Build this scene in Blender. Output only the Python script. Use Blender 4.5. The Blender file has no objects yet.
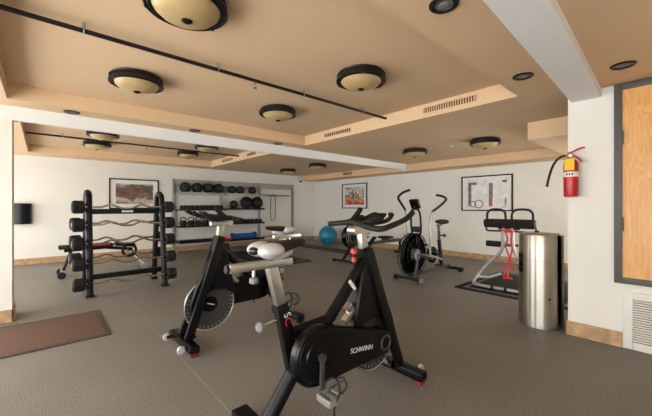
import bpy, bmesh, math, random
from mathutils import Vector, Matrix, Euler
random.seed(7)
PI = math.pi
SC = bpy.context.scene
COL = SC.collection

# ------------------------------------------------------------------ helpers
def lin(c):
    c /= 255.0
    return c / 12.92 if c <= 0.04045 else ((c + 0.055) / 1.055) ** 2.4
def rgb(r, g, b): return (lin(r), lin(g), lin(b), 1.0)

def mat(name, col, rough=0.5, metal=0.0, var=0.0, scale=20.0, col2=None, bump=0.0, coat=0.0, spec=0.5, stretch=None):
    m = bpy.data.materials.new(name); m.use_nodes = True
    nt = m.node_tree; b = nt.nodes['Principled BSDF']
    b.inputs['Base Color'].default_value = col
    b.inputs['Roughness'].default_value = rough
    b.inputs['Metallic'].default_value = metal
    b.inputs['Specular IOR Level'].default_value = spec
    if coat: b.inputs['Coat Weight'].default_value = coat
    tc = nt.nodes.new('ShaderNodeTexCoord')
    mp = nt.nodes.new('ShaderNodeMapping')
    nt.links.new(tc.outputs['Object'], mp.inputs[0])
    if stretch: mp.inputs['Scale'].default_value = stretch
    n = nt.nodes.new('ShaderNodeTexNoise'); n.inputs['Scale'].default_value = scale
    n.inputs['Detail'].default_value = 4
    nt.links.new(mp.outputs[0], n.inputs['Vector'])
    if col2 is None:
        col2 = tuple(max(0, min(1, x * (1 - var))) for x in col[:3]) + (1,)
    r = nt.nodes.new('ShaderNodeValToRGB')
    r.color_ramp.elements[0].position = .32; r.color_ramp.elements[1].position = .68
    r.color_ramp.elements[0].color = col2; r.color_ramp.elements[1].color = col
    nt.links.new(n.outputs['Fac'], r.inputs[0])
    nt.links.new(r.outputs[0], b.inputs['Base Color'])
    if bump:
        bp = nt.nodes.new('ShaderNodeBump'); bp.inputs['Strength'].default_value = bump
        bp.inputs['Distance'].default_value = 0.01
        nt.links.new(n.outputs['Fac'], bp.inputs['Height'])
        nt.links.new(bp.outputs[0], b.inputs['Normal'])
    return m

class G:
    """collects geometry for one mesh object"""
    def __init__(s, M=None): s.bm = bmesh.new(); s.M = M or Matrix.Identity(4); s.mi = 0
    def _add(s, verts, faces, M=None):
        T = s.M @ M if M is not None else s.M
        vs = [s.bm.verts.new(T @ Vector(v)) for v in verts]
        for f in faces:
            try:
                fc = s.bm.faces.new([vs[i] for i in f]); fc.material_index = s.mi
            except ValueError: pass
        return s
    def box(s, c, d, bev=0.0, rot=None):
        M = Matrix.Translation(c)
        if rot is not None: M = M @ (rot if isinstance(rot, Matrix) else Euler(rot).to_matrix().to_4x4())
        t = bmesh.new(); bmesh.ops.create_cube(t, size=1)
        for v in t.verts: v.co = Vector((v.co.x * d[0], v.co.y * d[1], v.co.z * d[2]))
        if bev:
            bmesh.ops.bevel(t, geom=t.edges[:], offset=bev, segments=2, profile=.6, affect='EDGES', clamp_overlap=True)
        t.verts.ensure_lookup_table(); t.verts.index_update()
        s._add([v.co.copy() for v in t.verts], [[v.index for v in f.verts] for f in t.faces], M); t.free()
        return s
    def bar(s, p0, p1, w, h, bev=0.006, up=(0, 0, 1)):
        """rectangular bar from p0 to p1, w across, h along 'up'"""
        p0, p1 = Vector(p0), Vector(p1); d = p1 - p0; L = d.length; d.normalize()
        u = Vector(up); r = d.cross(u)
        if r.length < 1e-4: r = d.cross(Vector((0, 1, 0)))
        r.normalize(); u = r.cross(d)
        R = Matrix((d, -r, u)).transposed().to_4x4()
        return s.box((p0 + p1) / 2, (L, w, h), bev, R)
    def tube(s, pts, r, seg=10, closed=False, smooth=0, flat=1.0):
        pts = [Vector(p) for p in pts]
        n0 = len(pts)
        rr = r if isinstance(r, (list, tuple)) else [r] * n0
        if smooth:
            out, ro = [], []
            rng = n0 if closed else n0 - 1
            for i in range(rng):
                if closed: a, b, c, d = pts[(i - 1) % n0], pts[i], pts[(i + 1) % n0], pts[(i + 2) % n0]
                else: a, b, c, d = pts[max(i - 1, 0)], pts[i], pts[i + 1], pts[min(i + 2, n0 - 1)]
                for k in range(smooth):
                    t = k / smooth
                    out.append(.5 * ((2 * b) + (c - a) * t + (2 * a - 5 * b + 4 * c - d) * t * t + (3 * b - a - 3 * c + d) * t ** 3))
                    ro.append(rr[i] * (1 - t) + rr[(i + 1) % n0] * t)
            if not closed: out.append(pts[-1]); ro.append(rr[-1])
            pts, rr = out, ro
        n = len(pts)
        tang = []
        for i in range(n):
            if closed: t = pts[(i + 1) % n] - pts[(i - 1) % n]
            else: t = pts[min(i + 1, n - 1)] - pts[max(i - 1, 0)]
            tang.append(t.normalized())
        up = Vector((0, 0, 1))
        if abs(tang[0].dot(up)) > .9: up = Vector((0, 1, 0))
        nrm = (up - tang[0] * up.dot(tang[0])).normalized()
        verts, faces = [], []
        for i in range(n):
            nrm = (nrm - tang[i] * nrm.dot(tang[i])).normalized()
            bn = tang[i].cross(nrm)
            for k in range(seg):
                a = 2 * PI * k / seg
                verts.append(pts[i] + (nrm * math.cos(a) + bn * math.sin(a) * flat) * rr[i])
        for i in range(n if closed else n - 1):
            j = (i + 1) % n
            for k in range(seg):
                l = (k + 1) % seg
                faces.append([i * seg + k, i * seg + l, j * seg + l, j * seg + k])
        if not closed:
            faces.append(list(range(seg - 1, -1, -1))); faces.append([(n - 1) * seg + k for k in range(seg)])
        return s._add(verts, faces)
    def cyl(s, p0, p1, r, seg=16, r2=None): return s.tube([p0, p1], [r, r if r2 is None else r2], seg)
    def lathe(s, prof, c=(0, 0, 0), axis='z', seg=32):
        M = Matrix.Translation(c)
        if axis == 'y': M = M @ Matrix.Rotation(-PI / 2, 4, 'X')
        if axis == 'x': M = M @ Matrix.Rotation(PI / 2, 4, 'Y')
        verts, faces = [], []
        for (r, z) in prof:
            for k in range(seg):
                a = 2 * PI * k / seg; verts.append((r * math.cos(a), r * math.sin(a), z))
        for i in range(len(prof) - 1):
            for k in range(seg):
                l = (k + 1) % seg
                faces.append([i * seg + k, i * seg + l, (i + 1) * seg + l, (i + 1) * seg + k])
        faces.append(list(range(seg - 1, -1, -1))); m = (len(prof) - 1) * seg
        faces.append([m + k for k in range(seg)])
        return s._add(verts, faces, M)
    def prism(s, poly, y0, y1, bev=0.0):
        """polygon in x-z extruded along y"""
        n = len(poly)
        if bev:
            cx = sum(p[0] for p in poly) / n; cz = sum(p[1] for p in poly) / n
            def shr(p):
                d = math.hypot(p[0] - cx, p[1] - cz); k = max(0, 1 - bev / d) if d else 1
                return (cx + (p[0] - cx) * k, cz + (p[1] - cz) * k)
            rings = [([shr(p) for p in poly], y0), (poly, y0 + bev), (poly, y1 - bev), ([shr(p) for p in poly], y1)]
        else: rings = [(poly, y0), (poly, y1)]
        verts = [(p[0], y, p[1]) for pl, y in rings for p in pl]; faces = []
        for i in range(len(rings) - 1):
            for k in range(n):
                l = (k + 1) % n; faces.append([i * n + k, i * n + l, (i + 1) * n + l, (i + 1) * n + k])
        faces.append(list(range(n - 1, -1, -1))); m = (len(rings) - 1) * n; faces.append([m + k for k in range(n)])
        return s._add(verts, faces)
    def loft(s, rings):
        n = len(rings[0]); verts = [p for r in rings for p in r]; faces = []
        for i in range(len(rings) - 1):
            for k in range(n):
                l = (k + 1) % n; faces.append([i * n + k, i * n + l, (i + 1) * n + l, (i + 1) * n + k])
        faces.append(list(range(n - 1, -1, -1))); m = (len(rings) - 1) * n; faces.append([m + k for k in range(n)])
        return s._add(verts, faces)
    def ball(s, c, r, sc=(1, 1, 1), seg=24):
        t = bmesh.new(); bmesh.ops.create_uvsphere(t, u_segments=seg, v_segments=seg // 2, radius=r)
        t.verts.ensure_lookup_table(); t.verts.index_update()
        s._add([Vector((v.co.x * sc[0], v.co.y * sc[1], v.co.z * sc[2])) + Vector(c) for v in t.verts], [[v.index for v in f.verts] for f in t.faces]); t.free()
        return s
    def ring(s, c, R, r, axis='y', seg=40, rs=8):
        pts = []
        for k in range(seg):
            a = 2 * PI * k / seg; u, v = R * math.cos(a), R * math.sin(a)
            pts.append(Vector(c) + Vector({'y': (u, 0, v), 'x': (0, u, v), 'z': (u, v, 0)}[axis]))
        return s.tube(pts, r, rs, closed=True)
    def quad(s, a, b, c, d): return s._add([a, b, c, d], [[0, 1, 2, 3]])

def obj(name, g, mats, parent=None, smooth=True, angle=35):
    me = bpy.data.meshes.new(name)
    bmesh.ops.recalc_face_normals(g.bm, faces=g.bm.faces[:])
    g.bm.to_mesh(me); g.bm.free()
    for m in (mats if isinstance(mats, (list, tuple)) else [mats]): me.materials.append(m)
    if smooth:
        for p in me.polygons: p.use_smooth = True
        me.set_sharp_from_angle(angle=math.radians(angle))
    o = bpy.data.objects.new(name, me); COL.objects.link(o)
    if parent is not None: o.parent = parent
    return o
def tag(o, label, cat, group=None):
    o['label'] = label; o['category'] = cat
    if group: o['group'] = group
    return o
def thing(name, label, cat, loc=(0, 0, 0), rz=0.0, group=None):
    o = bpy.data.objects.new(name, None); COL.objects.link(o)
    o.empty_display_size = .1; o.location = loc; o.rotation_euler = (0, 0, rz)
    return tag(o, label, cat, group)
def struct(name, g, m, parent=None, smooth=False):
    o = obj(name, g, m, parent, smooth); o['kind'] = 'structure'; return o
def dup(root, loc, rz=0.0, label=None, group=None):
    r = root.copy(); COL.objects.link(r); r.location = loc; r.rotation_euler = (0, 0, rz)
    if label: r['label'] = label
    if group: r['group'] = group
    def kids(a, b):
        for ch in list(a.children):
            c = ch.copy(); COL.objects.link(c); c.parent = b; kids(ch, c)
    kids(root, r)
    return r
def text_obj(name, body, size, ext, m, parent, M, label=None):
    cu = bpy.data.curves.new(name, 'FONT'); cu.body = body; cu.size = size; cu.extrude = ext
    cu.align_x = 'CENTER'; cu.align_y = 'CENTER'
    t = bpy.data.objects.new(name + '_curve', cu); COL.objects.link(t)
    dg = bpy.context.evaluated_depsgraph_get()
    me = bpy.data.meshes.new_from_object(t.evaluated_get(dg)); bpy.data.objects.remove(t); bpy.data.curves.remove(cu)
    me.transform(M); me.materials.clear(); me.materials.append(m)
    o = bpy.data.objects.new(name, me); COL.objects.link(o); o.parent = parent
    if label: o['label'] = label
    return o

# ------------------------------------------------------------------ materials
def bump_noise(nt, b, scale, strength, dist=.004):
    tc = nt.nodes.new('ShaderNodeTexCoord'); n = nt.nodes.new('ShaderNodeTexNoise'); n.inputs['Scale'].default_value = scale
    nt.links.new(tc.outputs['Object'], n.inputs['Vector'])
    bp = nt.nodes.new('ShaderNodeBump'); bp.inputs['Strength'].default_value = strength; bp.inputs['Distance'].default_value = dist
    nt.links.new(n.outputs['Fac'], bp.inputs['Height']); nt.links.new(bp.outputs[0], b.inputs['Normal'])

M_WALL = mat('white_wall_paint', rgb(229, 226, 217), .75, var=.03, scale=3, bump=.06)
M_BEAM = mat('white_textured_plaster', rgb(238, 238, 235), .85, var=.05, scale=90, bump=.35)
M_CEIL = mat('tan_ceiling_paint', rgb(223, 191, 152), .8, var=.04, scale=2.2)
M_BASE = mat('tan_stone_tile', rgb(196, 162, 124), .45, col2=rgb(158, 124, 90), scale=14)
M_BLACK = mat('black_powder_coat', (.0035, .0035, .004, 1), .4, var=.2, scale=60, spec=.25)
M_GLOSS = mat('glossy_black_plastic', (.003, .003, .0034, 1), .25, var=.2, scale=30, spec=.3)
M_RUB = mat('black_rubber', (.010, .010, .010, 1), .7, var=.3, scale=120, spec=.35)
M_GRIP = mat('black_foam_grip', (.009, .0085, .008, 1), .6, var=.3, scale=150, spec=.35)
M_SILVER = mat('brushed_aluminium', rgb(205, 203, 196), .32, 1.0, var=.12, scale=40, stretch=(1, 1, 12))
M_SILVP = mat('silver_painted_steel', rgb(164, 164, 162), .35, .5, var=.06, scale=30)
M_CHROME = mat('chrome_steel', rgb(200, 198, 192), .18, 1.0, var=.1, scale=30)
M_STEEL = mat('brushed_stainless', rgb(200, 195, 184), .17, 1.0, var=.1, scale=60, stretch=(30, 30, .6))
_nt = M_STEEL.node_tree; _b = _nt.nodes['Principled BSDF']; _tg = _nt.nodes.new('ShaderNodeTangent'); _tg.direction_type = 'RADIAL'; _tg.axis = 'Z'
_nt.links.new(_tg.outputs[0], _b.inputs['Tangent']); _b.inputs['Anisotropic'].default_value = .95; _b.inputs['Roughness'].default_value = .3; _b.inputs['Anisotropic Rotation'].default_value = .25
M_DRED = mat('dark_red_rubber', rgb(120, 34, 28), .6, var=.2)
M_GREYM = mat('grey_rack_metal', rgb(168, 168, 162), .45, .4, var=.1, scale=40)
M_WHITE = mat('white_enamel', rgb(225, 222, 214), .4, var=.03)
M_SHELL = mat('silver_saddle_shell', rgb(196, 198, 198), .35, .25, var=.05)
M_RED = mat('red_enamel', rgb(190, 24, 26), .3, var=.15, scale=12)
M_REDP = mat('red_plastic', rgb(214, 60, 44), .4, var=.1)
M_REDB = mat('red_band_rubber', rgb(214, 24, 54), .5, var=.1)
M_YELL = mat('yellow_tag', rgb(242, 190, 26), .55, var=.05)
M_BLUE = mat('blue_foam', rgb(24, 96, 190), .6, var=.15, scale=50)
M_TEAL = mat('teal_vinyl', rgb(26, 128, 160), .32, var=.12, scale=6)
M_GREY = mat('grey_plastic', rgb(120, 120, 118), .5, var=.1)
M_DGREY = mat('dark_grey_metal', rgb(70, 70, 72), .4, .3, var=.1)
M_BRONZE = mat('dark_bronze', rgb(38, 34, 32), .38, .5, var=.2, scale=30)
M_AMBER = mat('cream_lamp_glass', rgb(192, 164, 116), .3, var=.12, scale=9)
M_RUG = mat('brown_rug', rgb(116, 88, 72), .95, col2=rgb(90, 66, 54), scale=90, bump=.5)
M_RUGE = mat('dark_rug_edge', rgb(74, 62, 54), .8, var=.2, scale=60)
M_MAT = mat('black_rubber_mat', (.007, .007, .0075, 1), .7, var=.3, scale=150, spec=.25)
M_MATL = mat('grey_mat_stripe', rgb(150, 146, 138), .7, var=.1)
M_GLASSD = mat('dark_lens', (.01, .01, .012, 1), .08)
M_VENT = mat('dark_vent_slot', rgb(92, 72, 54), .8, var=.1)
M_DFRAME = mat('dark_grey_frame_paint', rgb(78, 76, 74), .5, var=.08, scale=8)
M_LABEL = mat('white_print', rgb(228, 228, 224), .5, var=.02)
M_REDPR = mat('red_print', rgb(205, 32, 36), .5, var=.02)
M_WALLF = M_WALL

def floor_mat():
    m = bpy.data.materials.new('speckled_rubber_floor'); m.use_nodes = True; nt = m.node_tree; b = nt.nodes['Principled BSDF']
    N = nt.nodes.new; L = nt.links.new
    tc = N('ShaderNodeTexCoord')
    n1 = N('ShaderNodeTexNoise'); n1.inputs['Scale'].default_value = 130; n1.inputs['Detail'].default_value = 3
    n2 = N('ShaderNodeTexNoise'); n2.inputs['Scale'].default_value = 1.1; n2.inputs['Detail'].default_value = 5
    L(tc.outputs['Object'], n1.inputs['Vector']); L(tc.outputs['Object'], n2.inputs['Vector'])
    r1 = N('ShaderNodeValToRGB'); e = r1.color_ramp.elements
    e[0].position = .36; e[0].color = rgb(94, 91, 86); e[1].position = .66; e[1].color = rgb(147, 142, 134)
    L(n1.outputs['Fac'], r1.inputs[0])
    r2 = N('ShaderNodeValToRGB'); r2.color_ramp.elements[0].position = .3; r2.color_ramp.elements[0].color = (.86, .86, .86, 1)
    r2.color_ramp.elements[1].position = .7; r2.color_ramp.elements[1].color = (1.05, 1.05, 1.05, 1)
    L(n2.outputs['Fac'], r2.inputs[0])
    mx = N('ShaderNodeMix'); mx.data_type = 'RGBA'; mx.blend_type = 'MULTIPLY'; mx.inputs[0].default_value = 1
    L(r1.outputs[0], mx.inputs[6]); L(r2.outputs[0], mx.inputs[7])
    # seams between the rolls, every 2.7 m along x starting at .85
    sp = N('ShaderNodeSeparateXYZ'); L(tc.outputs['Object'], sp.inputs[0])
    a = N('ShaderNodeMath'); a.operation = 'ADD'; a.inputs[1].default_value = -.85 + 27; L(sp.outputs[0], a.inputs[0])
    d = N('ShaderNodeMath'); d.operation = 'PINGPONG'; d.inputs[1].default_value = 1.35; L(a.outputs[0], d.inputs[0])
    c = N('ShaderNodeMath'); c.operation = 'LESS_THAN'; c.inputs[1].default_value = .005; L(d.outputs[0], c.inputs[0])
    mx2 = N('ShaderNodeMix'); mx2.data_type = 'RGBA'; L(c.outputs[0], mx2.inputs[0]); L(mx.outputs[2], mx2.inputs[6])
    mx2.inputs[7].default_value = rgb(136, 133, 125)
    L(mx2.outputs[2], b.inputs['Base Color'])
    b.inputs['Roughness'].default_value = .5; b.inputs['Specular IOR Level'].default_value = .35
    bp = N('ShaderNodeBump'); bp.inputs['Strength'].default_value = .12; bp.inputs['Distance'].default_value = .002
    L(n1.outputs['Fac'], bp.inputs['Height']); L(bp.outputs[0], b.inputs['Normal'])
    return m
M_FLOOR = floor_mat()

def slot_mat():
    m = bpy.data.materials.new('slotted_rack_strip'); m.use_nodes = True; nt = m.node_tree; b = nt.nodes['Principled BSDF']; N = nt.nodes.new; L = nt.links.new
    tc = N('ShaderNodeTexCoord'); sp = N('ShaderNodeSeparateXYZ'); L(tc.outputs['Object'], sp.inputs[0])
    k = N('ShaderNodeMath'); k.operation = 'MULTIPLY'; k.inputs[1].default_value = 14.7; L(sp.outputs[2], k.inputs[0])
    f = N('ShaderNodeMath'); f.operation = 'FRACT'; L(k.outputs[0], f.inputs[0])
    c = N('ShaderNodeMath'); c.operation = 'LESS_THAN'; c.inputs[1].default_value = .58; L(f.outputs[0], c.inputs[0])
    mx = N('ShaderNodeMix'); mx.data_type = 'RGBA'; L(c.outputs[0], mx.inputs[0]); mx.inputs[6].default_value = rgb(150, 150, 145); mx.inputs[7].default_value = (.006, .006, .006, 1)
    L(mx.outputs[2], b.inputs['Base Color']); b.inputs['Roughness'].default_value = .5
    return m
M_SLOT = slot_mat()
def oak_mat():
    m = bpy.data.materials.new('oak_veneer'); m.use_nodes = True; nt = m.node_tree; b = nt.nodes['Principled BSDF']
    N = nt.nodes.new; L = nt.links.new
    tc = N('ShaderNodeTexCoord'); mp = N('ShaderNodeMapping'); mp.inputs['Scale'].default_value = (1, 5.5, .42); L(tc.outputs['Object'], mp.inputs[0])
    n = N('ShaderNodeTexNoise'); n.inputs['Scale'].default_value = 2.2; n.inputs['Detail'].default_value = 2; n.inputs['Distortion'].default_value = .6
    L(mp.outputs[0], n.inputs['Vector'])
    k = N('ShaderNodeMath'); k.operation = 'MULTIPLY'; k.inputs[1].default_value = 13; L(n.outputs['Fac'], k.inputs[0])
    f = N('ShaderNodeMath'); f.operation = 'FRACT'; L(k.outputs[0], f.inputs[0])
    mp2 = N('ShaderNodeMapping'); mp2.inputs['Scale'].default_value = (40, 60, 3); L(tc.outputs['Object'], mp2.inputs[0])
    n2 = N('ShaderNodeTexNoise'); n2.inputs['Scale'].default_value = 1; L(mp2.outputs[0], n2.inputs['Vector'])
    ad = N('ShaderNodeMath'); ad.operation = 'MULTIPLY_ADD'; ad.inputs[1].default_value = .5; L(n2.outputs['Fac'], ad.inputs[0]); 
    hf = N('ShaderNodeMath'); hf.operation = 'MULTIPLY'; hf.inputs[1].default_value = .55; L(f.outputs[0], hf.inputs[0]); L(hf.outputs[0], ad.inputs[2])
    r = N('ShaderNodeValToRGB'); e = r.color_ramp.elements; e[0].position = .1; e[0].color = rgb(232, 178, 106); e[1].position = .9; e[1].color = rgb(204, 142, 74)
    L(ad.outputs[0], r.inputs[0]); L(r.outputs[0], b.inputs['Base Color']); b.inputs['Roughness'].default_value = .4
    return m
M_OAK = oak_mat()

# ------------------------------------------------------------------ setting
XW, YW, ZC, ZR = 7.65, 9.30, 2.33, 2.495     # right wall, far wall, ceiling, recess
XL, YB = -2.2, -2.6                            # window wall, wall behind the camera
XC, YC = 3.84, .775                            # near right wall block
struct('floor', G().box(((XL + XW) / 2, (YB + YW) / 2, -.05), (XW - XL + .4, YW - YB + .4, .1)), M_FLOOR)

c = G()
R1 = (-.27, 3.5, 1.106, 4.53); R2 = (-.22, 3.5, 5.45, 8.74)
def hq(x0, x1, y0, y1, z): c.quad((x0, y0, z), (x1, y0, z), (x1, y1, z), (x0, y1, z))
hq(XL - .2, XW + .2, YB - .2, R1[2], ZC); hq(XL - .2, XW + .2, R1[3], R2[2], ZC); hq(XL - .2, XW + .2, R2[3], YW + .2, ZC)
for R in (R1, R2):
    x0, x1, y0, y1 = R
    hq(XL - .2, x0, y0, y1, ZC); hq(x1, XW + .2, y0, y1, ZC); hq(x0, x1, y0, y1, ZR)
    c.quad((x0, y0, ZC), (x1, y0, ZC), (x1, y0, ZR), (x0, y0, ZR)); c.quad((x0, y1, ZC), (x1, y1, ZC), (x1, y1, ZR), (x0, y1, ZR))
    c.quad((x0, y0, ZC), (x0, y1, ZC), (x0, y1, ZR), (x0, y0, ZR)); c.quad((x1, y0, ZC), (x1, y1, ZC), (x1, y1, ZR), (x1, y0, ZR))
c.box(((XL + XW) / 2, (YB + YW) / 2, ZR + .1), (XW - XL + .4, YW - YB + .4, .1))
struct('ceiling', c, M_CEIL)

struct('wall_left', G().box(((XL + XW) / 2, YW + .1, ZC / 2), (XW - XL + .4, .2, ZC)), M_WALL)
struct('wall_right', G().box((XW + .1, (YC + YW) / 2, ZC / 2), (.2, YW - YC, ZC)), M_WALL)
struct('wall_right_front', G().box((XC + .08, (YB + YC) / 2 - .05, ZC / 2), (.16, YC - YB + .1, ZC)), M_WALL)
struct('wall_front', G().box(((XC + XW) / 2 + .18, YC - .08, 2.16), (XW - XC - .04, .16, .34)).box(((XC + XW) / 2 + .18, YC - .08, .1), (XW - XC - .04, .16, .2)).box((4.3, YC - .08, ZC / 2), (.84, .16, ZC)).box((7.63, YC - .08, ZC / 2), (.4, .16, ZC)), M_WALL)
struct('wall_left_column', G().box((-.5, 5.0, ZC / 2), (.5, .33, ZC)), M_WALL)
# beams and dropped soffits
struct('trim_1', G().box(((XL + 7.04) / 2, 4.862, 2.258), (7.04 - XL, .06, .16)), M_BEAM)
k_ = .038 * (XC - XL)
struct('trim_2', G().loft([[(XL, .525 - k_, z0), (XC, .525, z0), (XC, .745, z0), (XL, .745 - k_, z0)] for z0 in (2.25, 2.335)]), M_BEAM)
struct('trim_3', G().box(((7.04 + XW) / 2, (YC + YW) / 2, 2.245), (XW - 7.04, YW - YC, .175)), M_CEIL)
struct('trim_4', G().box(((4.72 + 7.04) / 2, (YC + 1.38) / 2, 2.22), (7.04 - 4.72, 1.38 - YC, .225)), M_CEIL)

def base(name, x0, x1, y0, y1):
    struct(name, G().box(((x0 + x1) / 2, (y0 + y1) / 2, .0675), (x1 - x0, y1 - y0, .135), .003), M_BASE)
base('baseboard_left', XL, XW, YW - .016, YW)
base('baseboard_right', XW - .016, XW, YC, YW - .016)
base('baseboard_right_front', XC - .016, XC, .385, YC + .012)
struct('baseboard_left_column', G().box((-.5, 4.83, .0675), (.53, .018, .135), .003).box((-.243, 5.0, .0675), (.018, .358, .135), .003), M_BASE)

# daylight sides: left glazing inferred from shading, hidden right-hand glazing added for light
def glazing(name_i, p0, p1, n):
    p0, p1 = Vector(p0), Vector(p1); d = (p1 - p0) / n
    w = G()
    for k in range(n + 1): 
        q = p0 + d * k; w.box((q.x, q.y, 1.08), (.07, .07, 2.06))
    for z in (.08, 2.09): w.bar((p0.x, p0.y, z), (p1.x, p1.y, z), .07, .07, 0)
    return struct('window_%d' % name_i, w, M_DFRAME)
glazing(1, (XL, -2.5, 0), (XL, 9.2, 0), 10)
glazing(2, (4.75, YC - .08, 0), (7.4, YC - .08, 0), 3)  # unseen window put in to brighten the right wall and deep ceiling
struct('wall_entrance', G().box((XL, (YB + YW) / 2, 2.225), (.16, YW - YB, .21)).box((XL, (YB + YW) / 2, .025), (.16, YW - YB, .05)), M_WALL)
struct('wall_back', G().box(((XL + XC) / 2, YB, 2.225), (XC - XL, .16, .21)).box(((XL + XC) / 2, YB, .025), (XC - XL, .16, .05)).box(((XL + XC) / 2, YB, 1.15), (XC - XL, .16, 2.3)), M_WALL)

# ------------------------------------------------------------------ oak hatch and grille on the near right wall
d1 = bpy.data.objects.new('door_1', None); COL.objects.link(d1); d1.location = (XC, -.04, .57); d1['kind'] = 'structure'
W, H = .95, 1.755
f = G()
for y in (-W / 2 + .026, W / 2 - .026): f.box((-.012, y, H / 2), (.05, .052, H), .003)
for z in (.026, H - .026): f.box((-.012, 0, z), (.05, W - .104, .052), .003)
obj('frame', f, M_DFRAME, d1)
obj('panel', G().box((-.004, 0, H / 2), (.02, W - .105, H - .105)), M_OAK, d1)
for z in (1.28, .52):
    h = G(); h.cyl((-.04, W / 2 - .056, z - .06), (-.04, W / 2 - .056, z + .06), .008, 10); h.box((-.037, W / 2 - .04, z), (.006, .03, .11), .001)
    obj('hinge', h, M_DFRAME, d1)

t = thing('air_grille', 'white louvred air grille low on the wall under the oak hatch', 'vent', (XC, .085, .255))
g = G(); hw, hh = .29, .245
for y in (-hw + .03, hw - .03): g.box((-.01, y, 0), (.02, .06, 2 * hh), .003)
for z in (-hh + .03, hh - .03): g.box((-.01, 0, z), (.02, 2 * hw - .12, .06), .003)
obj('frame', g, M_WHITE, t)
g = G()
for k in range(17): g.box((-.008, 0, -hh + .075 + k * .0212), (.014, 2 * hw - .12, .011), 0, (0, .5, 0))
obj('louvres', g, M_WHITE, t)
obj('backing', G().box((-.001, 0, 0), (.002, 2 * hw - .1, 2 * hh - .1)), M_GREY, t)

# ------------------------------------------------------------------ fire extinguisher
t = thing('fire_extinguisher', 'red fire extinguisher with yellow tag hung on the corner of the white wall', 'fire extinguisher', (3.757, .735, 1.335))
obj('cylinder', G().lathe([(.02, 0), (.053, .004), (.058, .02), (.058, .30), (.053, .33), (.04, .35), (.024, .362), (.022, .375)], seg=28), M_RED, t)
obj('printed_label', G().lathe([(.0583, .19), (.0588, .191), (.0588, .236), (.0583, .237)], seg=28), M_LABEL, t)
g = G(); g.mi = 0
for k in range(3): g.box((-.0575, -.02 + .02 * k, .213), (.004, .011, .022), .0005)
obj('label_print', g, M_BLACK, t)
obj('tag', G().box((-.0605, .0, .305), (.005, .078, .11), .002, (0, .06, -.1)), M_YELL, t)
g = G(); g.lathe([(.022, .37), (.024, .375), (.024, .405), (.014, .415)], seg=18); g.cyl((0, .0, .395), (0, .04, .40), .011, 10)
obj('valve', g, M_CHROME, t)
obj('gauge', G().lathe([(.016, 0), (.016, .012)], (-.034, 0, .392), 'x', 16), M_WHITE, t)
g = G(); g.tube([(0, .025, .415), (0, -.02, .43), (0, -.06, .452), (0, -.105, .458)], .008, 8, smooth=3, flat=1.4); g.tube([(0, -.015, .392), (0, -.05, .37), (0, -.085, .325)], .007, 8, smooth=3, flat=1.4)
obj('handle', g, M_RED, t)
obj('hose', G().tube([(0, .04, .40), (-.005, .085, .385), (-.01, .125, .34), (-.012, .155, .27), (-.012, .178, .18)], .0105, 10, smooth=6), M_RUB, t)
obj('nozzle', G().cyl((-.012, .178, .18), (-.012, .192, .105), .010, 12, .013), M_GLOSS, t)
obj('wall_bracket', G().box((.07, 0, .3), (.028, .04, .12), .003).ring((0, 0, .28), .056, .004, 'z', 28, 6), M_DGREY, t)

# ------------------------------------------------------------------ stainless bin
t = thing('waste_bin', 'tall brushed stainless steel waste bin beside the white wall corner', 'trash can', (3.955, 1.035, 0))
r = .2
obj('body', G().lathe([(r - .012, 0), (r - .006, .004), (r - .006, .03), (r, .035), (r, .69), (r - .004, .692), (r - .004, .698), (r, .70), (r, .945), (r - .004, .953), (r - .02, .958)], seg=56), M_STEEL, t)
obj('lid', G().lathe([(r - .02, .955), (r - .03, .963), (.08, .972), (.01, .974)], seg=56), M_STEEL, t)
obj('lid_knob', G().lathe([(.02, .972), (.022, .985), (.012, .992)], (-.05, .02, 0), seg=16), M_GLOSS, t)
ca = math.radians(158)
def on_bin(deg, z, rad=r): a = math.radians(deg); return (rad * math.cos(a), rad * math.sin(a), z)
g = G()
rings = []
for z in (.62, .75):
    rings.append(z)
vs = []; fs = []; n = 7
for i in range(n + 1):
    a = math.radians(106 + 38 * i / n)
    for z in (.55, .75):
        for rad in (r + .001, r - .01): vs.append((rad * math.cos(a), rad * math.sin(a), z))
for i in range(n):
    b0 = i * 4; b1 = b0 + 4
    fs += [[b0, b1, b1 + 2, b0 + 2], [b0, b0 + 1, b1 + 1, b1], [b0 + 2, b1 + 2, b1 + 3, b0 + 3]]
g._add(vs, fs); obj('opening', g, M_GLASSD, t)
p = on_bin(216, .315, r)
lk = obj('lock_hole', G().lathe([(.011, -.004), (.011, .003)], p, 'x', 14), M_GLASSD, t)
for o in (lk,):
    o.data.transform(Matrix.Translation(p) @ Matrix.Rotation(math.radians(36), 4, 'Z') @ Matrix.Translation(-Vector(p)))

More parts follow.
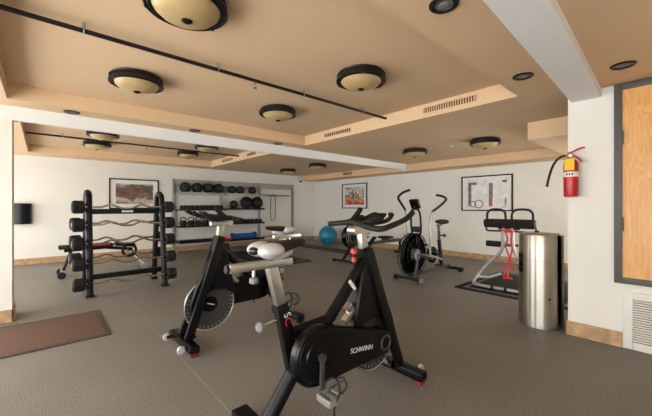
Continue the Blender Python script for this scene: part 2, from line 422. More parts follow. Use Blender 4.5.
# ------------------------------------------------------------------ spin bike
def make_bike(label, loc, rz):
    t = thing('exercise_bike', label, 'exercise bike', loc, rz, 'indoor cycling bikes')
    # fork, head and shroud
    g = G()
    for s in (-1, 1):
        g.bar((-.335, s * .045, .955), (-.015, s * .072, .085), .035, .078, .012, (1, 0, .4))
    g.bar((-.295, 0, .80), (-.338, 0, .965), .085, .08, .012, (1, 0, .3))
    obj('fork', g, M_BLACK, t)
    poly = [(-.39, .82), (-.34, .87), (-.26, .80), (-.085, .50), (-.035, .36), (-.05, .30), (-.15, .42), (-.25, .47), (-.38, .46), (-.45, .40), (-.475, .44), (-.44, .60)]
    obj('flywheel_shroud', G().prism(poly, -.05, .05, .012), M_BLACK, t)
    g = G(); g.tube([(-.34, 0, .87), (-.50, 0, .70), (-.645, 0, .555), (-.69, 0, .54), (-.93, 0, .53)], .04, 12, smooth=4, flat=.8)
    ft = obj('top_tube', g, M_BLACK, t)
    obj('warning_label', G().box((-.475, -.0335, .735), (.085, .004, .022), 0, (0, .86, 0)), M_LABEL, ft)
    # flywheel
    fc = (-.235, .0, .338)
    fw = obj('flywheel', G().lathe([(.222, -.009), (.222, .009)], (fc[0], .0, fc[2]), 'y', 48).lathe([(.06, -.03), (.07, -.02), (.07, .02), (.06, .03)], fc, 'y', 24), M_GLOSS, t)
    obj('rim', G().lathe([(.217, -.013), (.238, -.013), (.24, -.006), (.24, .006), (.238, .013), (.217, .013)], fc, 'y', 56), M_DGREY, fw)
    g = G(); g.ring((fc[0], .013, fc[2]),   .233, .0055, 'y', 56, 6); g.ring((fc[0], -.013, fc[2]), .233, .004, 'y', 56, 6)
    for k in range(34):
        a = 2 * PI * k / 34; d = Vector((math.cos(a), 0, math.sin(a)))
        for s in (-1, 1): g.bar(Vector((fc[0], s * .0125, fc[2])) + d * .198, Vector((fc[0], s * .0125, fc[2])) + d * .215, .004, .009, .001, (0, 1, 0))
    obj('rim_marks', g, M_SILVER, fw)
    g = G(); g.bar((-.27, .0305, .33), (-.20, .0305, .355), .003, .008, .001); obj('hub_mark', g, M_LABEL, fw)
    obj('brake_bracket', G().bar((-.515, 0, .50), (-.435, 0, .575), .05, .03, .006).bar((-.50, 0, .565), (-.455, 0, .60), .04, .05, .008), M_SILVER, t)
    # handlebar assembly
    obj('handlebar_post', G().bar((-.328, 0, .93), (-.348, 0, 1.075), .045, .058, .006, (1, 0, .2)), M_SILVER, t)
    sl = obj('handlebar_slider', G().box((-.335, 0, 1.083), (.19, .05, .042), .006).cyl((-.427, -.034, 1.088), (-.427, .034, 1.088), .03, 20), M_SILVER, t)
    hb = G()
    hb.tube([(-.435, .232, 1.122), (-.435, .20, 1.124), (-.43, .12, 1.132), (-.418, .03, 1.142), (-.415, -.03, 1.134),
             (-.425, -.12, 1.115), (-.41, -.215, 1.107), (-.33, -.25, 1.13), (-.20, -.255, 1.165), (-.11, -.245, 1.205)], .0185, 12, smooth=6)
    hb.tube([(-.42, .06, 1.125), (-.36, .085, 1.145), (-.29, .10, 1.19), (-.245, .105, 1.228)], .0185, 12, smooth=5)
    obj('handlebar', hb, M_GRIP, t)
    g = G()
    for s in (-1, 1):
        g.tube([(-.415, s * .05, 1.125), (-.33, s * .09, 1.135), (-.22, s * .11, 1.15), (-.13, s * .09, 1.185), (-.12, s * .06, 1.19)], .015, 10, smooth=5)
        g.box((-.33, s * .085, 1.155), (.13, .075, .018), .006, (0, -.2, 0))
    obj('arm_rest', g, M_GRIP, t)
    g = G(); g.box((-.20, 0, 1.165), (.09, .14, .016), .004, (0, -.75, 0)); g.bar((-.34, 0, 1.10), (-.22, 0, 1.15), .03, .02, .003)
    obj('device_holder', g, M_BLACK, t)
    kn = obj('resistance_knob', G().lathe([(.012, 0), (.022, .004), (.024, .018), (.018, .03), (.008, .034)], (-.425, 0, .93), 'z', 18).lathe([(.012, -.06), (.018, -.055), (.018, -.03), (.012, -.025)], (-.425, 0, .935), 'z', 18), M_REDP, t)
    g = G(); g.cyl((-.425, 0, .80), (-.425, 0, .94), .009, 10); g.bar((-.43, 0, .80), (-.36, 0, .82), .03, .03, .004)
    g.bar((-.43, 0, .87), (-.33, 0, .88), .03, .03, .004)
    obj('stalk', g, M_BLACK, kn)
    # seat column
    st = obj('seat_tube', G().bar((-.915, 0, .29), (-1.01, 0, .72), .054, .075, .01, (1, 0, .1)), M_BLACK, t)
    mS = Matrix.Translation((-.978, -.0276, .632)) @ Matrix.Rotation(-math.radians(12.4), 4, 'Y') @ Matrix.Rotation(PI / 2, 4, 'X') @ Matrix.Rotation(-PI / 2, 4, 'Z')
    text_obj('letter_mark', 'S', .06, .0006, M_LABEL, st, mS @ Matrix.Translation((-.022, 0, 0)))
    text_obj('letter_mark', 'C', .064, .0006, M_REDPR, st, mS @ Matrix.Translation((.016, 0, 0)), 'red letter')
    obj('seat_post', G().bar((-1.005, 0, .69), (-1.066, 0, .925), .046, .06, .005, (1, 0, .1)), M_SILVER, t)
    rl = obj('seat_rail', G().box((-1.125, 0, .942), (.37, .052, .042), .008), M_SILVER, t)
    obj('end_cap', G().lathe([(.02, -.012), (.024, 0), (.02, .004)], (-1.31, 0, .942), 'x', 16), M_GLOSS, rl)
    pk = obj('seat_knob', G().lathe([(.010, .0), (.026, -.008), (.028, -.03), (.018, -.042)], (-1.11, 0, .617), 'x', 14), M_GREY, t)
    obj('pin', G().bar((-1.115, 0, .617), (-.99, 0, .637), .018, .018, .004), M_CHROME, pk)
    pk = obj('rail_knob', G().lathe([(.010, .0), (.022, -.006), (.024, -.028), (.014, -.036)], (-1.17, 0, .885), 'z', 14), M_GREY, t)
    obj('pin', G().cyl((-1.17, 0, .88), (-1.17, 0, .93), .009, 10), M_CHROME, pk)
    # saddle
    def ringS(x, w, zt, zb, n=20, squ=.7):
        out = []
        for k in range(n):
            a = 2 * PI * k / n; cy, sz = math.cos(a), math.sin(a)
            y = w * (abs(cy) ** squ) * (1 if cy >= 0 else -1)
            z = (zt + zb) / 2 + (zt - zb) / 2 * (abs(sz) ** squ) * (1 if sz >= 0 else -1)
            out.append((x, y, z))
        return out
    prof = [(-1.12, .04, 1.035, 1.0), (-1.10, .075, 1.048, .995), (-1.05, .085, 1.056, .995), (-1.00, .068, 1.060, 1.0), (-.95, .045, 1.062, 1.008), (-.90, .033, 1.064, 1.018), (-.86, .027, 1.062, 1.028), (-.845, .012, 1.055, 1.036)]
    sd = obj('saddle', G().loft([ringS(*p) for p in prof]), mat('brown_black_vinyl', (.016, .013, .012, 1), .5, var=.3, scale=40, spec=.3), t, angle=60)
    g = G()
    for s in (-1, 1): g.ball((-1.10, s * .056, 1.018), 1, (.075, .054, .042), 24)
    g.loft([ringS(*p) for p in [(-1.09, .05, 1.01, .968), (-1.05, .07, 1.01, .962), (-1.0, .05, 1.012, .965), (-.95, .03, 1.015, .975), (-.93, .01, 1.01, .985)]])
    sh = obj('shell', g, M_SHELL, sd, angle=60)
    g = G(Matrix.Translation((-1.10, .056, 1.018)) @ Matrix.Rotation(.25, 4, 'Z'))
    g.ball((-.052, -.004, -.004), 1, (.026, .034, .024), 18)
    obj('shell_cutout', g, M_GLASSD, sh)
    obj('clamp', G().box((-1.03, 0, .965), (.06, .05, .03), .006), M_SHELL, sd)
    # belt guard
    def hull(c0, r0, c1, r1, n=22):
        dx, dz = c1[0] - c0[0], c1[1] - c0[1]; D = math.hypot(dx, dz); th = math.atan2(dz, dx); al = math.acos((r0 - r1) / D)
        P = []
        for k in range(n + 1):
            a = th + al + (2 * PI - 2 * al) * k / n; P.append((c0[0] + r0 * math.cos(a), c0[1] + r0 * math.sin(a)))
        for k in range(n // 2 + 1):
            a = th - al + 2 * al * k / (n // 2); P.append((c1[0] + r1 * math.cos(a), c1[1] + r1 * math.sin(a)))
        return P
    gd = obj('belt_guard', G().prism(hull((-.84, .42), .168, (-.262, .337), .078), -.135, -.075, .014), M_GLOSS, t)
    obj('guard_plate', G().prism(hull((-.84, .42), .142, (-.262, .337), .06), -.139, -.133, .003), M_BLACK, gd)
    obj('guard_ring', G().ring((-.262, -.139, .337), .046, .007, 'y', 32, 8), M_DGREY, gd)
    gdd = obj('guard_disc', G().lathe([(.095, .131), (.10, .140), (.085, .143)], (-.84, 0, .42), 'y', 36), M_GLOSS, gd)
    gdd.data.transform(Matrix.Translation((0, -.278, 0)))
    mT = Matrix.Translation((-.50, -.1405, .363)) @ Matrix.Rotation(math.radians(8), 4, 'Y') @ Matrix.Rotation(PI / 2, 4, 'X')
    text_obj('lettering', 'SCHWINN', .043, .0008, M_LABEL, gd, mT, 'white lettering')
    # cranks and pedals
    ang = math.radians(3)
    def pedal(sy, up):
        ex, ez = -.84 + math.sin(ang) * .18 * up, .42 + .18 * up
        cr = obj('crank', G().bar((-.84, sy * .158, .42), (ex, sy * .165, ez), .016, .03, .006, (1, 0, 0)).cyl((-.84, sy * .13, .42), (-.84, sy * .17, .42), .022, 16), M_DGREY, t)
        g = G(); y0, y1 = sy * .18, sy * .275; ym = (y0 + y1) / 2
        g.cyl((ex, sy * .16, ez), (ex, y1, ez), .009, 10)
        for dx in (-.042, .042): g.box((ex + dx, ym, ez), (.016, .09, .036), .004)
        for yy in (y0, y1): g.box((ex, yy, ez), (.095, .014, .036), .004)
        g.box((ex, ym, ez), (.03, .08, .03), .005)
        pd = obj('pedal', g, M_SILVP, cr)
        g = G(); g.tube([(ex + .03, y0 + sy * .01, ez + .012), (ex + .09, y0 + sy * .015, ez + .03), (ex + .115, ym, ez + .045), (ex + .09, y1 - sy * .015, ez + .03), (ex + .03, y1 - sy * .01, ez + .012)], .007, 8, smooth=5)
        g.tube([(ex + .112, ym, ez + .043), (ex + .10, ym, ez + .07), (ex + .05, ym, ez + .085)], .006, 8, smooth=5)
        obj('toe_cage', g, M_DGREY, pd)
        g = G(); g.tube([(ex - .01, y0, ez - .02), (ex + .02, y0 - sy * .008, ez + .05), (ex + .04, ym, ez + .088), (ex + .02, y1 + sy * .008, ez + .05), (ex - .01, y1, ez - .02), (ex - .03, y1 + sy * .02, ez - .09)], .006, 8, smooth=5)
        obj('strap', g, M_GRIP, pd)
    pedal(-1, -1); pedal(1, 1)
    # rear strut and stabilisers
    obj('rear_strut', G().tube([(-.90, 0, .36), (-.94, 0, .29), (-1.12, 0, .07)], .043, 14), M_BLACK, t)
    rs = obj('rear_stabilizer', G().box((-1.13, 0, .058), (.10, .50, .06), .014), M_BLACK, t)
    for s in (-1, 1): obj('rubber_foot', G().box((-1.13, s * .22, .014), (.07, .05, .028), .004), M_RUB, rs)
    fs_ = obj('front_stabilizer', G().box((0, 0, .062), (.085, .54, .062), .018).bar((-.09, 0, .10), (0, 0, .07), .10, .05, .01), M_GLOSS, t)
    for s in (-1, 1):
        obj('rubber_foot', G().box((0, s * .235, .016), (.06, .04, .032), .004), M_DRED, fs_)
        w = obj('transport_wheel', G().lathe([(.014, -.014), (.03, -.012), (.033, 0), (.03, .012), (.014, .014)], (.085, s * .185, .062), 'y', 20), M_SHELL, fs_)
        obj('wheel_bracket', G().bar((.02, s * .165, .065), (.09, s * .165, .062), .012, .03, .004), M_BLACK, w)
    return t
bikeA = make_bike('black indoor cycling bike in the foreground with lettering on its belt guard', (1.982, 1.478, 0), 0)
bikeB = dup(bikeA, (.93, 2.95, 0), PI + .03, 'black indoor cycling bike turned left behind the foreground one, its flywheel exposed')
for ch in bikeB.children:
    if ch.name.split('.')[0] in ('seat_post', 'seat_rail', 'saddle', 'rail_knob'): ch.location.z -= .03

# ------------------------------------------------------------------ air bike (faces -x)
t = thing('air_bike', 'black fan bike with two moving arm levers near the right wall', 'exercise bike', (4.72, 3.1, 0))
fz = .43
fan = obj('fan', G().lathe([(.02, -.03), (.08, -.03), (.08, .03), (.02, .03)], (0, 0, fz), 'y', 24), M_DGREY, t)
g = G()
for k in range(10):
    a = 2 * PI * k / 10; d = Vector((math.cos(a), 0, math.sin(a)))
    g.bar(Vector((0, 0, fz)) + d * .07, Vector((0, 0, fz)) + d * .33, .05, .006, .001, (.3 * d.z, 1, -.3 * d.x))
obj('fan_blades', g, M_GREY, fan)
g = G()
for s in (-1, 1):
    for R in (.355, .27, .18, .10): g.ring((0, s * (.075 if R < .3 else .055), fz), R, .009 if R > .3 else .006, 'y', 48, 6)
    for k in range(16):
        a = 2 * PI * k / 16; d = Vector((math.cos(a), 0, math.sin(a)))
        g.tube([Vector((0, s * .078, fz)) + d * .08, Vector((0, s * .075, fz)) + d * .27, Vector((0, s * .055, fz)) + d * .355], .005, 6)
g.lathe([(.352, -.02), (.36, -.018), (.36, .018), (.352, .02), (.348, .015), (.348, -.015), (.352, -.02)], (0, 0, fz), 'y', 48)
obj('fan_cage', g, M_BLACK, t)
obj('hub_cover', G().lathe([(.02, .10), (.085, .098), (.10, .075), (.10, -.075), (.085, -.098), (.02, -.10)], (0, 0, fz), 'y', 28), M_GREY, t)
g = G(); g.bar((-.18, 0, .10), (1.22, 0, .10), .07, .06, .008)
g.bar((-.05, -.09, .1), (-.05, .09, .1), .05, .05, .006)
for s in (-1, 1): g.bar((-.06, s * .09, .10), (.0, s * .09, fz), .03, .05, .006, (1, 0, 0)); g.bar((.0, s * .09, fz), (.55, s * .06, .30), .03, .05, .006)
obj('main_frame', g, M_DGREY, t)
for x, nm in ((-.17, 'front_stabilizer'), (1.22, 'rear_stabilizer')):
    s_ = obj(nm, G().box((x, 0, .06), (.08, .54, .055), .012), M_BLACK, t)
    for s in (-1, 1):
        obj('end_cap', G().box((x, s * .265, .05), (.09, .035, .075), .008), M_GREY if x < 0 else M_BLACK, s_)
        obj('rubber_foot', G().box((x, s * .23, .016), (.06, .05, .033), .004), M_RUB, s_)
g = G(); g.tube([(.10, .03, .72), (.10, .085, .80), (.085, .095, 1.0), (.07, .075, 1.16), (.065, 0, 1.2), (.07, -.075, 1.16), (.085, -.095, 1.0), (.10, -.085, .80), (.10, -.03, .72)], .018, 10, closed=True, smooth=5)
g.bar((.10, 0, .62), (.10, 0, .76), .09, .05, .008); g.box((.09, 0, .85), (.05, .13, .10), .01)
obj('mast', g, M_BLACK, t)
cs = obj('console', G().box((.06, 0, 1.285), (.045, .17, .17), .008, (0, -.5, 0)).bar((.07, 0, 1.18), (.06, 0, 1.25), .03, .03, .004), M_GLOSS, t)
obj('screen', G().box((.082, 0, 1.297), (.003, .12, .08), 0, (0, -.5, 0)), M_GREY, cs)
for s, pv in ((1, [(.24, .24, .42), (.20, .25, .75), (.17, .25, 1.05), (.14, .25, 1.18)]), (-1, [(.14, -.24, .42), (.12, -.25, .75), (.12, -.25, 1.02), (.18, -.25, 1.15)])):
    ar = obj('arm_lever', G().tube(pv, .017, 10, smooth=5), M_SILVP, t)
    e = Vector(pv[-1])
    if s > 0: gp = [e, e + Vector((-.12, 0, .11)), e + Vector((-.21, 0, .21)), e + Vector((-.20, -.05, .28)), e + Vector((-.19, -.13, .32)), e + Vector((-.19, -.22, .34))]
    else: gp = [e, e + Vector((.24, 0, .09)), e + Vector((.46, 0, .20)), e + Vector((.51, .04, .25)), e + Vector((.50, .10, .28)), e + Vector((.49, .20, .30))]
    obj('grip', G().tube(gp, .021, 12, smooth=5), M_GRIP, ar)
    ln = G(); ln.bar(pv[0], (.62, s * .2, .42 if s > 0 else .30), .02, .035, .004); ln.cyl((pv[0][0], s * .08, .42), (pv[0][0], s * .26, .42), .018, 12)
    obj('link_bar', ln, M_SILVP, ar)
g = G(); g.lathe([(.02, .03), (.13, .03), (.15, .015), (.15, -.015), (.13, -.03), (.02, -.03)], (.62, 0, .36), 'y', 32); g.lathe([(.02, .1), (.04, .1), (.04, -.1), (.02, -.1)], (.62, 0, .36), 'y', 16)
obj('chain_guard', g, M_GLOSS, t)
for s in (-1, 1):
    cr = obj('crank', G().bar((.62, s * .1, .36), (.62 + s * .05, s * .11, .36 + s * .16), .016, .03, .004, (1, 0, 0)), M_CHROME, t)
    obj('pedal', G().box((.62 + s * .05, s * .17, .36 + s * .16), (.10, .10, .03), .008), M_RUB, cr)
obj('seat_frame', G().bar((.95, 0, .12), (.86, 0, .62), .05, .06, .008, (1, 0, 0)).bar((.62, 0, .36), (.93, 0, .3), .05, .05, .008), M_BLACK, t)
sp = obj('seat_post', G().bar((.865, 0, .58), (.845, 0, .88), .035, .045, .005, (1, 0, 0)).box((.88, 0, .89), (.16, .04, .03), .005), M_DGREY, t)
obj('adjustment_knob', G().cyl((.88, -.02, .70), (.88, -.09, .70), .012, 10).lathe([(.012, -.02), (.028, -.015), (.028, .015), (.012, .02)], (.88, -.10, .70), 'y', 14), M_GLOSS, sp)
def ring2(x, w, zt, zb, n=18):
    return [(x, w * math.copysign(abs(math.cos(2 * PI * k / n)) ** .7, math.cos(2 * PI * k / n)), (zt + zb) / 2 + (zt - zb) / 2 * math.copysign(abs(math.sin(2 * PI * k / n)) ** .7, math.sin(2 * PI * k / n))) for k in range(n)]
obj('saddle', G().loft([ring2(.76, .015, .975, .95), ring2(.78, .035, .985, .935), ring2(.86, .06, .99, .92), ring2(.95, .115, .995, .905), ring2(1.01, .12, .995, .91), ring2(1.03, .08, .985, .93)]), M_RUB, t, angle=60)

# ------------------------------------------------------------------ rowing machine behind the handlebar (along x)
t = thing('rowing_machine', 'dark rowing machine between the teal ball and the fan bike', 'rowing machine', (5.22, 5.05, 0))
rf = obj('flywheel_housing', G().lathe([(.05, .085), (.20, .08), (.25, .05), (.262, 0), (.25, -.05), (.20, -.08), (.05, -.085)], (0, 0, .56), 'y', 40), M_GLOSS, t)
g = G()
for s in (-1, 1):
    for R in (.225, .17, .115): g.ring((0, s * .083, .56), R, .006, 'y', 40, 6)
obj('housing_rings', g, M_GREY, rf)
g = G(); g.bar((-.24, 0, .06), (.05, 0, .42), .05, .05, .006); g.bar((.0, 0, .42), (.42, 0, .36), .06, .07, .008)
obj('front_frame', g, M_BLACK, t)
ff = obj('front_foot', G().box((-.26, 0, .045), (.06, .60, .045), .01), M_BLACK, t)
for s in (-1, 1): obj('rubber_foot', G().box((-.26, s * .28, .022), (.07, .05, .045), .005), M_RUB, ff)
obj('rail', G().box((1.13, 0, .36), (1.6, .05, .075), .006), M_DGREY, t)
obj('rear_leg', G().bar((1.85, 0, .34), (1.88, 0, .05), .045, .045, .005, (1, 0, 0)).box((1.88, 0, .03), (.06, .40, .06), .01), M_BLACK, t)
st = obj('seat', G().box((1.25, 0, .465), (.25, .31, .05), .02), M_RUB, t)
obj('seat_carriage', G().box((1.25, 0, .42), (.20, .12, .06), .01), M_DGREY, st)
for s in (-1, 1): obj('footrest', G().box((.58, s * .12, .42), (.30, .11, .03), .008, (0, -.7, 0)).bar((.58, s * .04, .38), (.58, s * .14, .38), .05, .04, .004), M_RUB, t)
obj('handle', G().cyl((.36, -.24, .62), (.36, .24, .62), .016, 12).bar((.2, 0, .60), (.36, 0, .62), .02, .02, .003), M_GRIP, t)
mo = obj('monitor_arm', G().tube([(.0, .0, .72), (.10, 0, .86), (.32, 0, .94)], .016, 8, smooth=4), M_BLACK, t)
obj('monitor', G().box((.33, 0, .97), (.03, .17, .14), .008, (0, .3, 0)), M_GLOSS, mo)

# ------------------------------------------------------------------ floor mats
def floor_mat_thing(label, x0, x1, y0, y1):
    t = thing('floor_mat', label, 'floor mat', ((x0 + x1) / 2, (y0 + y1) / 2, 0), 0, 'black rubber floor mats')
    w, h = x1 - x0, y1 - y0
    obj('mat', G().box((0, 0, .006), (w, h, .012), .003), M_MAT, t)
    g = G(); i = .12
    for s in (-1, 1):
        g.box((0, s * (h / 2 - i), .0124), (w - 2 * i + .03, .03, .0015)); g.box((s * (w / 2 - i), 0, .0124), (.03, h - 2 * i, .0015))
    obj('border_stripe', g, M_MATL, t)
    return t
floor_mat_thing('black mat with pale border stripe under the chrome exercise stand', 4.73, 6.45, .88, 2.38)
floor_mat_thing('black mat with pale border stripe in front of the ball shelves', 3.3, 4.58, 5.62, 8.2)
floor_mat_thing('narrow black mat with pale border stripe in front of the teal ball', 5.92, 6.45, 5.75, 8.4)
t = thing('door_rug', 'brown entrance rug with dark edging lying near the white column', 'rug', (-.4, 4.185, 0))
obj('pile', G().box((0, 0, .006), (1.72, .86, .012), .002), M_RUG, t)
g = G()
for s in (-1, 1): g.box((0, s * .45, .005), (1.8, .04, .010), .002); g.box((s * .88, 0, .005), (.04, .86, .010), .002)
obj('edging', g, M_RUGE, t)

# ------------------------------------------------------------------ chrome exercise stand
t = thing('exercise_stand', 'silver tube exercise stand with black pad and two loop handles', 'exercise machine', (5.35, 1.83, .0135))
half = [(-.35, .0), (-.35, .28), (-.31, .40), (-.20, .485), (-.05, .50)]
P = [(-.35, -.28, .03), (-.35, .0, .03), (-.35, .28, .03), (-.31, .38, .035), (-.17, .43, .07), (-.03, .38, .20), (.0, .25, .36), (.0, .12, .50), (.0, .075, .62), (.0, .065, .80), (.0, .06, .90)]
Q = [(x, -y, z) for x, y, z in P]
obj('base_frame', G().tube(P, .026, 12, smooth=5).tube(Q[2:], .026, 12, smooth=5).box((0, 0, .66), (.03, .13, .03), .004).box((0, 0, .84), (.03, .12, .03), .004).tube([(-.12,.42,.10),(.3,.40,.03),(.75,.38,.03)], .026, 12).tube([(-.12,-.42,.10),(.3,-.40,.03),(.75,-.38,.03)], .026, 12), M_SILVP, t)
for y in (-.3, .3): obj('rubber_foot', G().lathe([(.02, -.02), (.034, -.018), (.034, .018), (.02, .02)], (-.35, y * .3, .032), 'y', 14), M_RUB, t)
obj('collar', G().box((0, 0, .865), (.07, .16, .035), .008), M_REDP, t)
obj('pad', G().box((0, -.01, .965), (.10, .72, .125), .025, (0, -.35, 0)).box((.01, -.01, .90), (.05, .3, .06), .01), M_RUB, t)
for y0, y1 in ((.30, .03), (-.06, -.34)):
    ym = (y0 + y1) / 2
    obj('loop_handle', G().tube([(-.01, y0, .98), (-.015, y0, 1.10), (-.015, y0 - .02, 1.15), (-.015, y0 - .06, 1.178), (-.015, ym, 1.185), (-.015, y1 + .06, 1.178), (-.015, y1 + .02, 1.15), (-.015, y1, 1.10), (-.01, y1, .92)], .0175, 12, smooth=4), M_GRIP, t)
obj('side_bar', G().tube([(.04, .33, .94), (.05, .34, .87), (.05, .30, .84), (.04, .05, .85)], .014, 10, smooth=4).tube([(.04, -.35, .94), (.05, -.36, .87), (.05, -.30, .84), (.04, -.05, .85)], .014, 10, smooth=4), M_BLACK, t)
ra = obj('roller_arm', G().bar((0, 0, .64), (.36, 0, .60), .05, .05, .006).cyl((.36, -.45, .60), (.36, .45, .60), .014, 10), M_BLACK, t)
for s in (-1, 1): obj('foam_roller', G().lathe([(.03, -.15), (.05, -.145), (.05, .145), (.03, .15)], (.36, s * .31, .60), 'y', 20), M_RUB, ra)
rb = thing('exercise_band', 'red elastic exercise band hanging from the silver stand', 'exercise band', (5.315, 1.80, .13))
obj('band', G().tube([(0, .06, .74), (-.01, .02, .62), (0, .05, .5), (-.005, 0, .36), (.0, -.03, .22), (-.01, .02, .1), (-.02, .0, .03)], .012, 8, smooth=5, flat=.5).tube([(0, -.05, .74), (-.01, -.03, .6), (0, -.04, .45), (-.005, .0, .3), (-.005, .05, .16), (-.02, .07, .05)], .012, 8, smooth=5, flat=.5).ring((-.0, .0, .735), .06, .012, 'z', 20, 6), M_REDB, rb)
obj('band_handle', G().cyl((-.03, -.05, .03), (-.03, .07, .02), .018, 10), M_REDB, rb)

# ------------------------------------------------------------------ exercise ball
eb = obj('exercise_ball', G().ball((0, 0, .305), .305, seg=40), M_TEAL); eb.location = (6.88, 7.68, 0)
tag(eb, 'teal inflatable exercise ball on the floor in the far corner', 'exercise ball')
for z in (-.14, -.07, 0, .07, .14):
    pass

# ------------------------------------------------------------------ barbell rack and barbells
RX0, RX1 = .485, 1.435
t = thing('barbell_rack', 'black A-frame barbell rack with five levels near the far left wall', 'weight rack', ((RX0 + RX1) / 2, 5.77, 0))
hx = (RX1 - RX0) / 2
def leg_y(z): return .32 - .19 * z / 1.45
for s in (-1, 1):
    path = [(s * hx, -leg_y(0), .02), (s * hx, -leg_y(.7), .7), (s * hx, -leg_y(1.3), 1.32), (s * hx, -.10, 1.42), (s * hx, 0, 1.45), (s * hx, .10, 1.42), (s * hx, leg_y(1.3), 1.32), (s * hx, leg_y(.7), .7), (s * hx, leg_y(0), .02)]
    e = obj('end_frame', G().tube(path, .042, 12, smooth=4, flat=1.0), M_BLACK, t)
    for q in (-1, 1): obj('foot', G().box((s * hx, q * leg_y(0), .012), (.10, .12, .024), .005), M_BLACK, e)
LEV = (1.235, .985, .725, .455, .185)
for nm, z, h, w in (('top_beam', 1.17, .075, .05), ('bottom_beam', .25, .075, .05)):
    b = obj(nm, G().box((0, -.12 if z > 1 else -.22, z), (2 * hx - .04, w, h), .006), M_BLACK, t)
    if z > 1: obj('name_plate', G().box((0, -.1465, 1.17), (.15, .004, .028), .001), M_LABEL, b)
for s in (-1, 1):
    for z in LEV:
        for q in (-1, 1):
            y = q * leg_y(z)
            g = G(); g.bar((s * hx, y, z - .03), (s * hx, y + q * .105, z - .022), .05, .014, .002); g.box((s * hx, y + q * .105, z), (.05, .012, .05), .002)
            obj('cradle', g, M_BLACK, t)
def make_barbell(label, loc):
    b = thing('barbell', label, 'barbell', loc, 0, 'fixed weight curl barbells on the rack')
    g = G(); g.tube([(-.52, 0, 0), (-.36, 0, 0), (-.30, 0, .004), (-.19, 0, .034), (-.07, 0, -.016), (0, 0, -.02), (.07, 0, -.016), (.19, 0, .034), (.30, 0, .004), (.36, 0, 0), (.52, 0, 0)], .014, 10, smooth=4)
    obj('bar', g, M_CHROME, b)
    for s in (-1, 1):
        h = G()
        h.lathe([(.045, -.075), (.070, -.07), (.09, -.05), (.09, .05), (.070, .07), (.045, .075)], (s * .578, 0, 0), 'x', 8)
        hd = obj('weight_head', h, M_RUB, b, smooth=False)
        obj('end_plate', G().lathe([(.02, -.004), (.045, 0), (.02, .004)], (s * .653, 0, 0), 'x', 16), M_GREY, hd)
    return b
nm5 = ('top', 'second from top', 'middle', 'fourth from top', 'lowest')
xc = (RX0 + RX1) / 2 - .02
b0 = make_barbell('', (xc, 5.77 - leg_y(LEV[0]) - .06, LEV[0]))
b0['label'] = 'wavy curl barbell on the top front level of the black rack'
for k in range(1, 5):
    dup(b0, (xc, 5.77 - leg_y(LEV[k]) - .06, LEV[k]), 0, 'wavy curl barbell on the %s front level of the black rack' % nm5[k] if k != 4 else 'wavy curl barbell on the lowest front level, nearest the floor')
for k in (1, 2, 3):
    dup(b0, (xc, 5.77 + leg_y(LEV[k]) + .06, LEV[k]), 0, 'wavy curl barbell on the %s level of the rack, on its far side' % nm5[k])

# ------------------------------------------------------------------ bench behind the rack
t = thing('weight_bench', 'black padded bench with red frame on the floor behind the barbell rack', 'bench', (.88, 7.3, 0))
obj('pad', G().box((-.28, 0, .52), (.80, .26, .06), .02), M_RUB, t)
obj('seat_pad', G().box((.32, 0, .50), (.34, .28, .06), .02, (0, .12, 0)), M_RUB, t)
obj('frame', G().tube([(-.6, 0, .46), (.0, 0, .47), (.45, 0, .40)], .03, 10).tube([(-.5, 0, .46), (-.62, 0, .09)], .025, 10).tube([(.40, 0, .42), (.62, 0, .10)], .025, 10), M_BLACK, t)
obj('trim_strip', G().box((-.1, -.128, .535), (.34, .02, .03), .004), M_RED, t)
for x in (-.62, .63):
    f_ = obj('foot_bar', G().bar((x, -.22, .09), (x, .22, .09), .05, .05, .008), M_SILVP, t)
    for s in (-1, 1): obj('wheel' if x < 0 else 'foot', G().lathe([(.03, -.02), (.06, -.015), (.06, .015), (.03, .02)], (x - .02, s * .23, .06), 'y', 18), M_RUB if x < 0 else M_SILVP, f_)
obj('adjuster_ring', G().ring((.37, -.16, .40), .11, .025, 'y', 28, 8).bar((.37, -.18, .40), (.37, .0, .42), .03, .03, .004), M_BLACK, t)
obj('support_tube', G().bar((.37, -.1, .40), (.62, -.15, .1), .04, .03, .004), M_WHITE, t)

# ------------------------------------------------------------------ wall shelving with balls, weights
UX = (2.66, 3.98, 5.27, 6.60); DY = .38
t = thing('storage_shelving', 'grey steel storage rack of shelves along the far left wall', 'shelving', ((UX[0] + UX[3]) / 2, YW - .02, 0))
ox = (UX[0] + UX[3]) / 2
for i, x in enumerate(UX):
    g = G(); g.box((x - ox, -.03, 1.0), (.07, .055, 2.0), .004); 
    u = obj('upright', g, M_GREYM, t)
    obj('slot_strip', G().box((x - ox + (.02 if i < 3 else -.02), -.0585, 1.05), (.018, .003, 1.75)), M_SLOT, u)
    obj('foot', G().box((x - ox, -.14, .02), (.07, .27, .04), .004), M_GREYM, u)
for a in range(3):
    x0, x1 = UX[a] - ox + .035, UX[a + 1] - ox - .035
    obj('header_panel', G().box(((x0 + x1) / 2, -.03, 1.90), (x1 - x0, .03, .17), .003), M_GREYM, t)
SH = {0: (1.60, 1.155, .705, .32), 1: (1.60, 1.165, .735, .25)}
for a, zs in SH.items():
    x0, x1 = UX[a] - ox + .036, UX[a + 1] - ox - .036
    for i, z in enumerate(zs):
        m_ = M_GREYM if i == 0 else M_BLACK
        th = .03 if i < 3 else .07 - .03 * a
        obj('shelf', G().box(((x0 + x1) / 2, -.06 - DY / 2, z - th / 2), (x1 - x0, DY, th), .004).box(((x0 + x1) / 2, -.065 - DY, z + .0), (x1 - x0, .012, .05), .003), m_, t)
x0, x1 = UX[2] - ox, UX[3] - ox
obj('hook_rail', G().box(((x0 + x1) / 2, -.055, 1.60), (x1 - x0, .04, .06), .004), M_GREYM, t)
